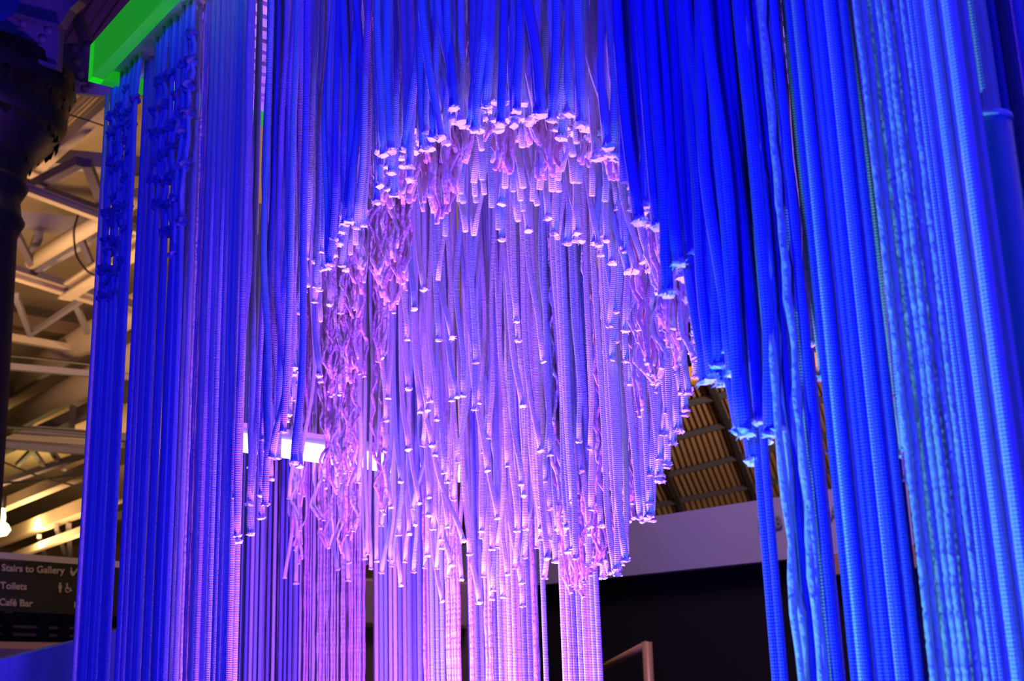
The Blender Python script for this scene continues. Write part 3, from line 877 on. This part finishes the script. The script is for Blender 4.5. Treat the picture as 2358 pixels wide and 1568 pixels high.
def text(name, body, size, m, origin, xdir, zdir, parent=None, ext=.004, font_bold=False):
    c = bpy.data.curves.new(name, 'FONT'); c.body = body; c.size = size; c.extrude = ext
    if font_bold: c.offset = size * .018
    c.materials.append(m)
    o = bpy.data.objects.new(name, c); COL.objects.link(o)
    x = Vector(xdir).normalized(); z = Vector(zdir).normalized(); n = x.cross(z)
    mw = Matrix([[x[0], z[0], n[0], origin[0]], [x[1], z[1], n[1], origin[1]], [x[2], z[2], n[2], origin[2]], [0, 0, 0, 1]])
    dg = bpy.context.evaluated_depsgraph_get()
    me = bpy.data.meshes.new_from_object(o.evaluated_get(dg))
    bpy.data.objects.remove(o)
    me.transform(mw)
    ob = bpy.data.objects.new(name, me); COL.objects.link(ob)
    if parent: ob.parent = parent
    return ob


xw = -A if np.dot(A, r_) < 0 else A
for body, px in (('B', 1746), ('U', 1759), ('L', 1772), ('B', 1784), ('R', 1895), ('A', 1911), ('K', 1926), ('E', 1974)):
    yb = 1222 + (px - 1746) * -.17
    g = hw(px, yb, -.012)
    text('letter', body, .095, M['letter'], g, xw, (0, 0, 1), fas, .003, True)
# tan strip under the far right of the fascia
g0, g1 = hw(1900, 1262, -.02), hw(2330, 1205, -.02)
o = prism('timber_rail', [atz(g0, z0f - .11), atz(g1, z0f - .11), atz(g1, z0f - .005), atz(g0, z0f - .005)], B * .1, M['gold'])
tag(o, 'tan timber rail running under the right end of the pale fascia', 'rail')
# gold bracket
gb = empty('gold_frame', hw(1490, 1560, -.7), 'slim gold frame corner standing before the black wall', 'frame')
go = hw(1490, 1560, -.7)
tube_obj('top_rail', [P(1390, 1537, 7.0) - go, hw(1490, 1484, -.7) - go], .022, M['gold'], gb, 6)
tube_obj('upright', [hw(1490, 1478, -.7) - go, atz(hw(1490, 1560, -.7), 0.0) - go], .028, M['gold'], gb, 6)

# corrugated roof far behind, sheets between purlins
ra = empty('corrugated_roof', P(1600, 1000, 26), 'brown corrugated barrel roof of the hall seen below the blue tassels', 'roof')
ro = P(1600, 1000, 26)
rows = [((1380, 905), (1900, 770)), ((1380, 960), (1900, 842)), ((1380, 1042), (1900, 905)), ((1380, 1122), (1900, 990)), ((1380, 1180), (1900, 1075)), ((1380, 1262), (1900, 1150))]
dep = [21, 23, 25, 27, 29, 31]


def rowpt(i, t):
    (xa, ya), (xb, yb) = rows[i]
    sh = (i - 3) * 26
    return P(xa + (xb - xa) * t + sh, ya + (yb - ya) * t - sh * .25, dep[i])


for i in range(len(rows) - 1):
    for c0 in np.arange(-.2, 1.2, .2):
        V = []; n = 32
        for k in range(n + 1):
            t = c0 + .2 * k / n
            dz = np.array([0, 0, .05 * math.sin(k * math.pi / 2)])
            V += [rowpt(i, t) + dz - ro, rowpt(i + 1, t) + dz - ro]
        f = [(2 * k, 2 * k + 1, 2 * k + 3, 2 * k + 2) for k in range(n)]
        mk('roof_sheet', V, f, M['roof_sheet'], ra, smooth=False)
    bar('purlin', rowpt(i, -.25) - ro + [0, 0, -.12], rowpt(i, 1.25) - ro + [0, 0, -.12], .10, .12, M['board'], ra)
for t in (.3, .62, .9):
    for i in range(len(rows) - 1):
        bar('rafter', rowpt(i, t) - ro + [0, 0, -.16], rowpt(i + 1, t) - ro + [0, 0, -.16], .10, .10, M['board'], ra)
o = bar('amber_beam', P(1380, 890, 20.5), P(1900, 830, 20.5), .3, .25, M['amber'])
tag(o, 'amber beam crossing behind the blue tassels above the corrugated roof', 'beam')

# ================================================================ LEFT BACKGROUND
# black column
cd = 5.0
cb = P(-62, 300, cd)
col = empty('iron_column', (cb[0], cb[1], 0), 'black cast-iron column with leafy capital at the left edge', 'column')


def zc(py): return P(-62, py, cd)[2]


s_ = cd / F
lathe('shaft', [(128 * s_, 0), (120 * s_, zc(1000)), (112 * s_, zc(560)), (118 * s_, zc(540)), (126 * s_, zc(525)), (118 * s_, zc(510)), (112 * s_, zc(470)), (122 * s_, zc(450)), (128 * s_, zc(438)), (120 * s_, zc(425))], (0, 0), M['iron'], col, 40)
lathe('capital', [(120 * s_, zc(425)), (124 * s_, zc(390)), (140 * s_, zc(360)), (165 * s_, zc(330)), (190 * s_, zc(300)), (203 * s_, zc(270)), (200 * s_, zc(235)), (205 * s_, zc(215)), (216 * s_, zc(190)), (216 * s_, zc(150)), (205 * s_, zc(135)), (0, zc(130))], (0, 0), M['iron'], col, 48)


def leaf_mesh():
    V = []; f = []
    prof = [(0, 0, .25), (.04, .25, .55), (.08, .5, .62), (.18, .8, .5), (.36, 1.0, .3), (.42, .82, .12)]
    for (o_, z, w) in prof:
        V += [(-w * .5, o_ - .02, z - .04), (-w * .25, o_ + .03, z), (0, o_ + .06, z + .03), (w * .25, o_ + .03, z), (w * .5, o_ - .02, z - .04)]
    for i in range(5):
        for j in range(4):
            f.append((i * 5 + j, i * 5 + j + 1, (i + 1) * 5 + j + 1, (i + 1) * 5 + j))
    me = bpy.data.meshes.new('leaf'); me.from_pydata(V, [], f)
    me.polygons.foreach_set('use_smooth', [True] * len(me.polygons)); me.materials.append(M['capital_leaf']); return me


LM = leaf_mesh()
for row, (r_px, y0_, sz, off) in enumerate(((186, 320, .15, 0), (200, 268, .13, .5), (132, 385, .10, .2))):
    n = 22
    for j in range(n):
        a = 2 * math.pi * (j + off) / n
        if row == 2 and j % 2: continue
        e = bpy.data.objects.new('leaf', LM); COL.objects.link(e); e.parent = col
        e.location = (r_px * s_ * math.cos(a), r_px * s_ * math.sin(a), zc(y0_)); e.rotation_euler = (0, 0, a - math.pi / 2)
        e.scale = (sz * 1.25, sz * .55, sz * 1.3)

# riveted gusset plates and girders over the column
g1 = empty('riveted_gusset', P(60, 100, 4.9), 'violet-lit riveted steel gusset plate above the black column', 'gusset')
go1 = P(60, 100, 4.9)
fw = f_ * .06


def pl(name, pts, depth, m, par, org, th=.06):
    return prism(name, [P(x, y, depth) - org for x, y in pts], f_ * th, m, par)


pl('plate', [(-60, 120), (-60, 80), (35, 33), (136, 60), (130, 160), (60, 130)], 4.9, M['gusset'], g1, go1)
bar('edge_strip', P(30, 36, 4.87) - go1, P(137, 62, 4.87) - go1, .02, .014, M['gusset'], g1)
bar('edge_strip', P(66, 135, 4.87) - go1, P(130, 156, 4.87) - go1, .02, .014, M['gusset'], g1)
pl('web_plate', [(-60, -80), (95, -80), (200, -60), (183, 0), (160, 20), (136, 58), (38, 30), (48, -10)], 4.95, M['gusset'], g1, go1, .08)
pl('side_plate', [(-80, -80), (70, -80), (50, 0), (37, 33), (-80, 95)], 5.3, M['bluepanel'], g1, go1, .04)
RV = None


def rivet(par, org, px, py, depth, r=.018):
    global RV
    if RV is None:
        V = [(0, 0, 1)]; f = []
        for i, (rr, z) in enumerate(((.55, .8), (.9, .45), (1, 0))):
            V += [(rr * math.cos(a), rr * math.sin(a), z) for a in [2 * math.pi * j / 10 for j in range(10)]]
        f += [(0, 1 + j, 1 + (j + 1) % 10) for j in range(10)]
        for i in range(2):
            f += [(1 + i * 10 + j, 11 + i * 10 + j, 11 + i * 10 + (j + 1) % 10, 1 + i * 10 + (j + 1) % 10) for j in range(10)]
        RV = bpy.data.meshes.new('rivet'); RV.from_pydata(V, [], f); RV.polygons.foreach_set('use_smooth', [True] * len(RV.polygons)); RV.materials.append(M['gusset'])
    e = bpy.data.objects.new('rivet', RV); COL.objects.link(e); e.parent = par
    e.location = Vector(P(px, py, depth) - org); e.scale = (r, r, r * .7)
    e.rotation_mode = 'QUATERNION'; e.rotation_quaternion = Vector(-f_).to_track_quat('Z', 'Y')


for (x, y) in ((54, 53), (42, 71), (30, 92), (16, 111), (112, 70), (98, 90), (87, 109), (74, 128)):
    rivet(g1, go1, x, y, 4.895)
g2 = empty('riveted_gusset', P(170, 150, 5.6), 'brownish riveted steel gusset plate between the column and the green beam', 'gusset')
go2 = P(170, 150, 5.6)
pl('plate', [(120, 100), (215, 98), (260, 130), (260, 192), (150, 188), (120, 170)], 5.6, M['gusset'], g2, go2)
pl('lower_flange', [(140, 187), (270, 194), (270, 222), (150, 212)], 5.55, M['steel'], g2, go2)
pl('bracing_bar', [(158, 28), (176, 14), (212, 98), (184, 104)], 5.62, M['gusset'], g2, go2)
for (x, y) in ((138, 110), (170, 113), (197, 113), (142, 143), (176, 145), (150, 172), (184, 174)):
    rivet(g2, go2, x, y, 5.59, .022)
for (x, y) in ((174, 191), (194, 205), (208, 194), (160, 206)):
    rivet(g2, go2, x, y, 5.54, .018)
# brown boarding above
bo = empty('boarded_roof', P(230, 40, 8), 'brown boarded roof glimpsed above the gusset plates at the top left', 'roof')
boo = P(230, 40, 8)
for k in range(9):
    x0 = 95 + k * 30
    pl('board', [(x0 - 70, 190), (x0 - 44, 190), (x0 + 130, -60), (x0 + 102, -60)], 8.0 + (k % 2) * .05, M['ceil_dark'], bo, boo, .04)

# hall roof steelwork: every member given by its ends on the picture and its real height
hall = empty('roof_truss', Pz(100, 600, 6.2), 'cream painted steel roof trusses of the hall left of the cord curtain', 'truss')
ho = Pz(100, 600, 6.2)


def hb(name, x0, y0, x1, y1, wpx, z, m='cream', fn=bar, hk=1.0, round_=False):
    a_, b_ = Pz(x0, y0, z), Pz(x1, y1, z)
    w = wpx / F * np.dot((a_ + b_) / 2 - CAM, f_)
    if round_:
        return tube_obj(name, [a_ - ho, b_ - ho], w / 2, M[m], hall, 14)
    return fn(name, a_ - ho, b_ - ho, w, w * hk, M[m], hall)


hb('purlin', 55, 415, 320, 180, 24, 6.7)
hb('purlin', 60, 395, 320, 150, 12, 7.0)
hb('purlin', 90, 300, 320, 70, 14, 7.0)
hb('purlin', 85, 345, 320, 120, 9, 7.1)
hb('shadow_strip', 95, 368, 330, 165, 26, 7.2, 'ceil_dark')  # brown strip standing in for the shaded gap between purlins
hb('pipe', 72, 603, 320, 452, 38, 6.4, round_=True)
hb('bracket', 70, 590, 90, 540, 18, 6.7, 'steel')
hb('beam', 40, 505, 330, 540, 34, 7.0, 'steel')
hb('rail', 80, 625, 330, 485, 14, 6.6, 'steel')
hb('purlin', 150, 676, 330, 560, 34, 6.2, fn=ibeam)
hb('pipe', 20, 890, 330, 700, 62, 6.6, round_=True)
hb('pipe', 0, 985, 330, 812, 60, 6.3, round_=True)
hb('purlin', -10, 1040, 330, 890, 26, 6.6, 'steel')
hb('chord', 40, 427, 320, 532, 20, 6.2, fn=ibeam)
hb('chord', 40, 413, 320, 515, 15, 6.5, 'gusset')  # dark bar standing in for the shadow above the cream chord
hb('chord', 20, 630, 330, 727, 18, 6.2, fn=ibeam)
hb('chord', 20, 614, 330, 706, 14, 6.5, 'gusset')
hb('chord', 10, 775, 330, 830, 16, 6.5, 'cream')
hb('beam', 10, 735, 330, 790, 30, 7.2, 'ceil_dark')
hb('chord', 0, 842, 330, 872, 14, 6.0, 'steel')
hb('chord', 0, 985, 330, 1010, 18, 6.2, 'steel', fn=ibeam)
hb('chord', 0, 1004, 330, 1030, 14, 6.1)
hb('chord', 0, 1022, 330, 1050, 18, 6.0, 'steel', fn=ibeam)
hb('chord', 90, 362, 330, 384, 36, 6.8, 'steel')
for (x0, y0, x1, y1, w) in ((67, 771, 185, 693, 11), (36, 680, 70, 771, 12), (174, 700, 202, 765, 12), (75, 428, 185, 372, 22), (200, 375, 240, 480, 20), (186, 550, 214, 618, 14), (40, 540, 75, 612, 14), (75, 628, 160, 560, 14),
                            (60, 1000, 90, 930, 10), (165, 1000, 168, 925, 14), (40, 1070, 80, 1030, 10), (100, 1070, 70, 1030, 10), (150, 1080, 120, 1040, 10)):
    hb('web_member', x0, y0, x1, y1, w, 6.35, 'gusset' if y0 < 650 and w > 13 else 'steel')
# lower, farther roof bay
hb('rafter', -20, 1175, 330, 1030, 26, 6.0)
hb('rafter', -20, 1250, 330, 1115, 30, 5.6)
hb('rafter', -20, 1300, 330, 1170, 16, 5.0)
hb('rafter', -20, 1120, 330, 1000, 14, 6.3, 'steel')
for (x0, y0, x1, y1, w) in ((90, 1235, 105, 1280, 8), (130, 1215, 150, 1275, 8), (158, 1210, 162, 1280, 10)):
    hb('web_member', x0, y0, x1, y1, w, 5.3, 'steel')


def cable(pts, depth, wpx, label):
    p = [P(x, y, depth) for x, y in pts]
    n = 24; t = np.linspace(0, len(p) - 1, n); pa = np.array(p)
    pts3 = np.stack([np.interp(t, range(len(p)), pa[:, i]) for i in range(3)], 1)
    for _ in range(3):
        pts3[1:-1] = (pts3[:-2] + 2 * pts3[1:-1] + pts3[2:]) / 4
    o = tube_obj('cable', pts3, wpx / F * depth / 2, M['cable'], None, 6, origin=pts3[0])
    tag(o, label, 'cable'); return o


cable([(120, 252), (190, 273), (260, 297)], 9, 3.5, 'thin black cable crossing the cream roof just under the capital')
cable([(180, 495), (169, 530), (174, 590), (203, 628), (235, 640)], 13, 5, 'black cable hanging in a loop from the roof steel')
cable([(-20, 815), (100, 826), (260, 845)], 14, 7, 'thick black cable running level across the pipes at mid height')
cable([(-20, 1052), (90, 1098), (260, 1140)], 16, 5, 'black cable sloping down to the right in the crossed pair')
cable([(-20, 1114), (90, 1106), (260, 1076)], 16.5, 5, 'black cable sloping up to the right in the crossed pair')
cable([(-20, 982), (90, 988), (260, 1003)], 15, 9, 'thick black conduit over the lattice beam at the lower left')

# lamp low at the left edge
lp = P(0, 1212, 14)
la = empty('pendant_lamp', lp, 'glowing yellow lamp at the left edge above the direction sign', 'lamp')
lathe('bulb', [(0, -.12), (.08, -.10), (.12, -.04), (.09, .02), (.05, .05), (.055, .10), (.04, .2), (0, .24)], (0, 0), M['lamp'], la, 16)
lathe('holder', [(.03, .2), (.05, .22), (.05, .34), (0, .36)], (0, 0), M['cable'], la, 12)
pl_ = bpy.data.lights.new('lamp_glow', 'POINT'); pl_.energy = 170; pl_.color = (1, .72, .25); pl_.shadow_soft_size = .12
po = bpy.data.objects.new('lamp_glow', pl_); COL.objects.link(po); po.location = Vector(P(70, 1228, 33))
lp2 = P(126, 1419, 12)
l2 = empty('flush_lamp', lp2, 'small warm round lamp glowing under the direction sign', 'lamp')
lathe('lens', [(0, -.03), (.05, -.02), (.07, 0), (0, .01)], (0, 0), M['lamp'], l2, 16)
lathe('ring', [(.07, 0), (.08, 0), (.08, .03), (.0, .03)], (0, 0), M['gold'], l2, 16)

# direction sign
sd = 7.0
so = P(90, 1350, sd)
sg = empty('direction_sign', so, 'dark direction sign with cream words for stairs, toilets and café at the lower left', 'sign')
pl('panel', [(-60, 1287), (300, 1305), (300, 1420), (-60, 1404)], sd, M['sign'], sg, so, .08)
bar('top_rail', P(-60, 1274, sd) - so, P(300, 1302, sd) - so, .04, .035, M['cream'], sg)
sx = P(300, 1350, sd) - P(-60, 1332, sd); sx /= np.linalg.norm(sx)
sz = P(0, 1300, sd) - P(0.6, 1400, sd); sz /= np.linalg.norm(sz)
for body, x, y in (('Stairs to Gallery', 4, 1314), ('Toilets', 1, 1355), ('Café Bar', -2, 1393)):
    text('lettering', body, 22 / F * sd, M['sign_text'], P(x, y, sd - .012) - so, sx, sz, sg, .003, True)


def pict(polys):
    for pgs in polys:
        prism('pictogram', [P(x, y, sd - .012) - so for x, y in pgs], f_ * .006, M['sign_text'], sg)


def disc(cx, cy, r, n=10): return [(cx + r * math.cos(2 * math.pi * i / n), cy + r * math.sin(2 * math.pi * i / n)) for i in range(n)]


pict([disc(138.5, 1344, 2.3), [(135, 1347), (142, 1347), (142, 1356), (140.5, 1356), (140.5, 1364), (136.5, 1364), (136.5, 1356), (135, 1356)]])
pict([disc(154, 1345, 2.2), [(152.5, 1348), (156, 1348), (156.5, 1354), (162, 1354), (165, 1361), (163, 1362), (160.5, 1356.5), (153, 1356.5)]])
ring = [(156 + 6.5 * math.cos(a), 1358 + 6.5 * math.sin(a)) for a in np.linspace(-.2, 4.2, 14)]
ring += [(156 + 4.8 * math.cos(a), 1358 + 4.8 * math.sin(a)) for a in np.linspace(4.2, -.2, 14)]
pict([ring])
pict([disc(164, 1309, 2.2), [(162, 1312), (166, 1312), (167, 1318), (172, 1316), (178, 1308), (180, 1310), (174, 1320), (170, 1326), (166, 1326), (162, 1320)]])
pict([[(171, 1386), (174, 1386), (174, 1400), (171, 1400)]])

# dark gallery below the sign, peach ledge, blue panel
gl = empty('gallery_front', P(90, 1450, 11), 'dark gallery front with faint shelves below the direction sign', 'gallery')
glo = P(90, 1450, 11)
pl('panel', [(-60, 1400), (300, 1415), (300, 1500), (-60, 1495)], 11, M['black'], gl, glo, .1)
for y in (1440, 1458, 1478):
    bar('rail', P(-60, y, 10.9) - glo, P(300, y + 10, 10.9) - glo, .03, .025, M['ceil_dark'], gl)
for x in (20, 102, 150):
    bar('upright', P(x, 1410, 10.85) - glo, P(x - 2, 1494, 10.85) - glo, .07, .05, M['black'], gl, up=(0, 1, 0))
o = prism('ledge', [P(-60, 1492, 9), P(300, 1498, 9), P(300, 1640, 9), P(-60, 1640, 9)], f_ * .2, M['peach']); tag(o, 'peach ledge below the dark gallery at the lower left', 'ledge')
o = prism('blue_panel', [P(-60, 1535, 4.2), P(330, 1438, 4.6), P(330, 1900, 4.6), P(-60, 1900, 4.2)], f_ * .05, M['bluepanel']); tag(o, 'flat blue-lit panel with a slanting top edge in the lower left corner', 'panel')
# peach wall behind gap in the hollow
o = prism('peach_screen', [P(600, 1330, 7.5), P(1075, 1345, 7.5), P(1075, 1440, 7.5), P(600, 1425, 7.5)], f_ * .08, M['peach']); tag(o, 'peach-coloured screen seen through the gaps low in the back wall of cords', 'screen')
o = prism('dark_screen', [P(560, 1440, 7.6), P(1090, 1448, 7.6), P(1090, 1800, 7.6), P(560, 1800, 7.6)], f_ * .08, M['ceil_dark']); tag(o, 'dark brown screen below the peach screen behind the cords', 'screen')
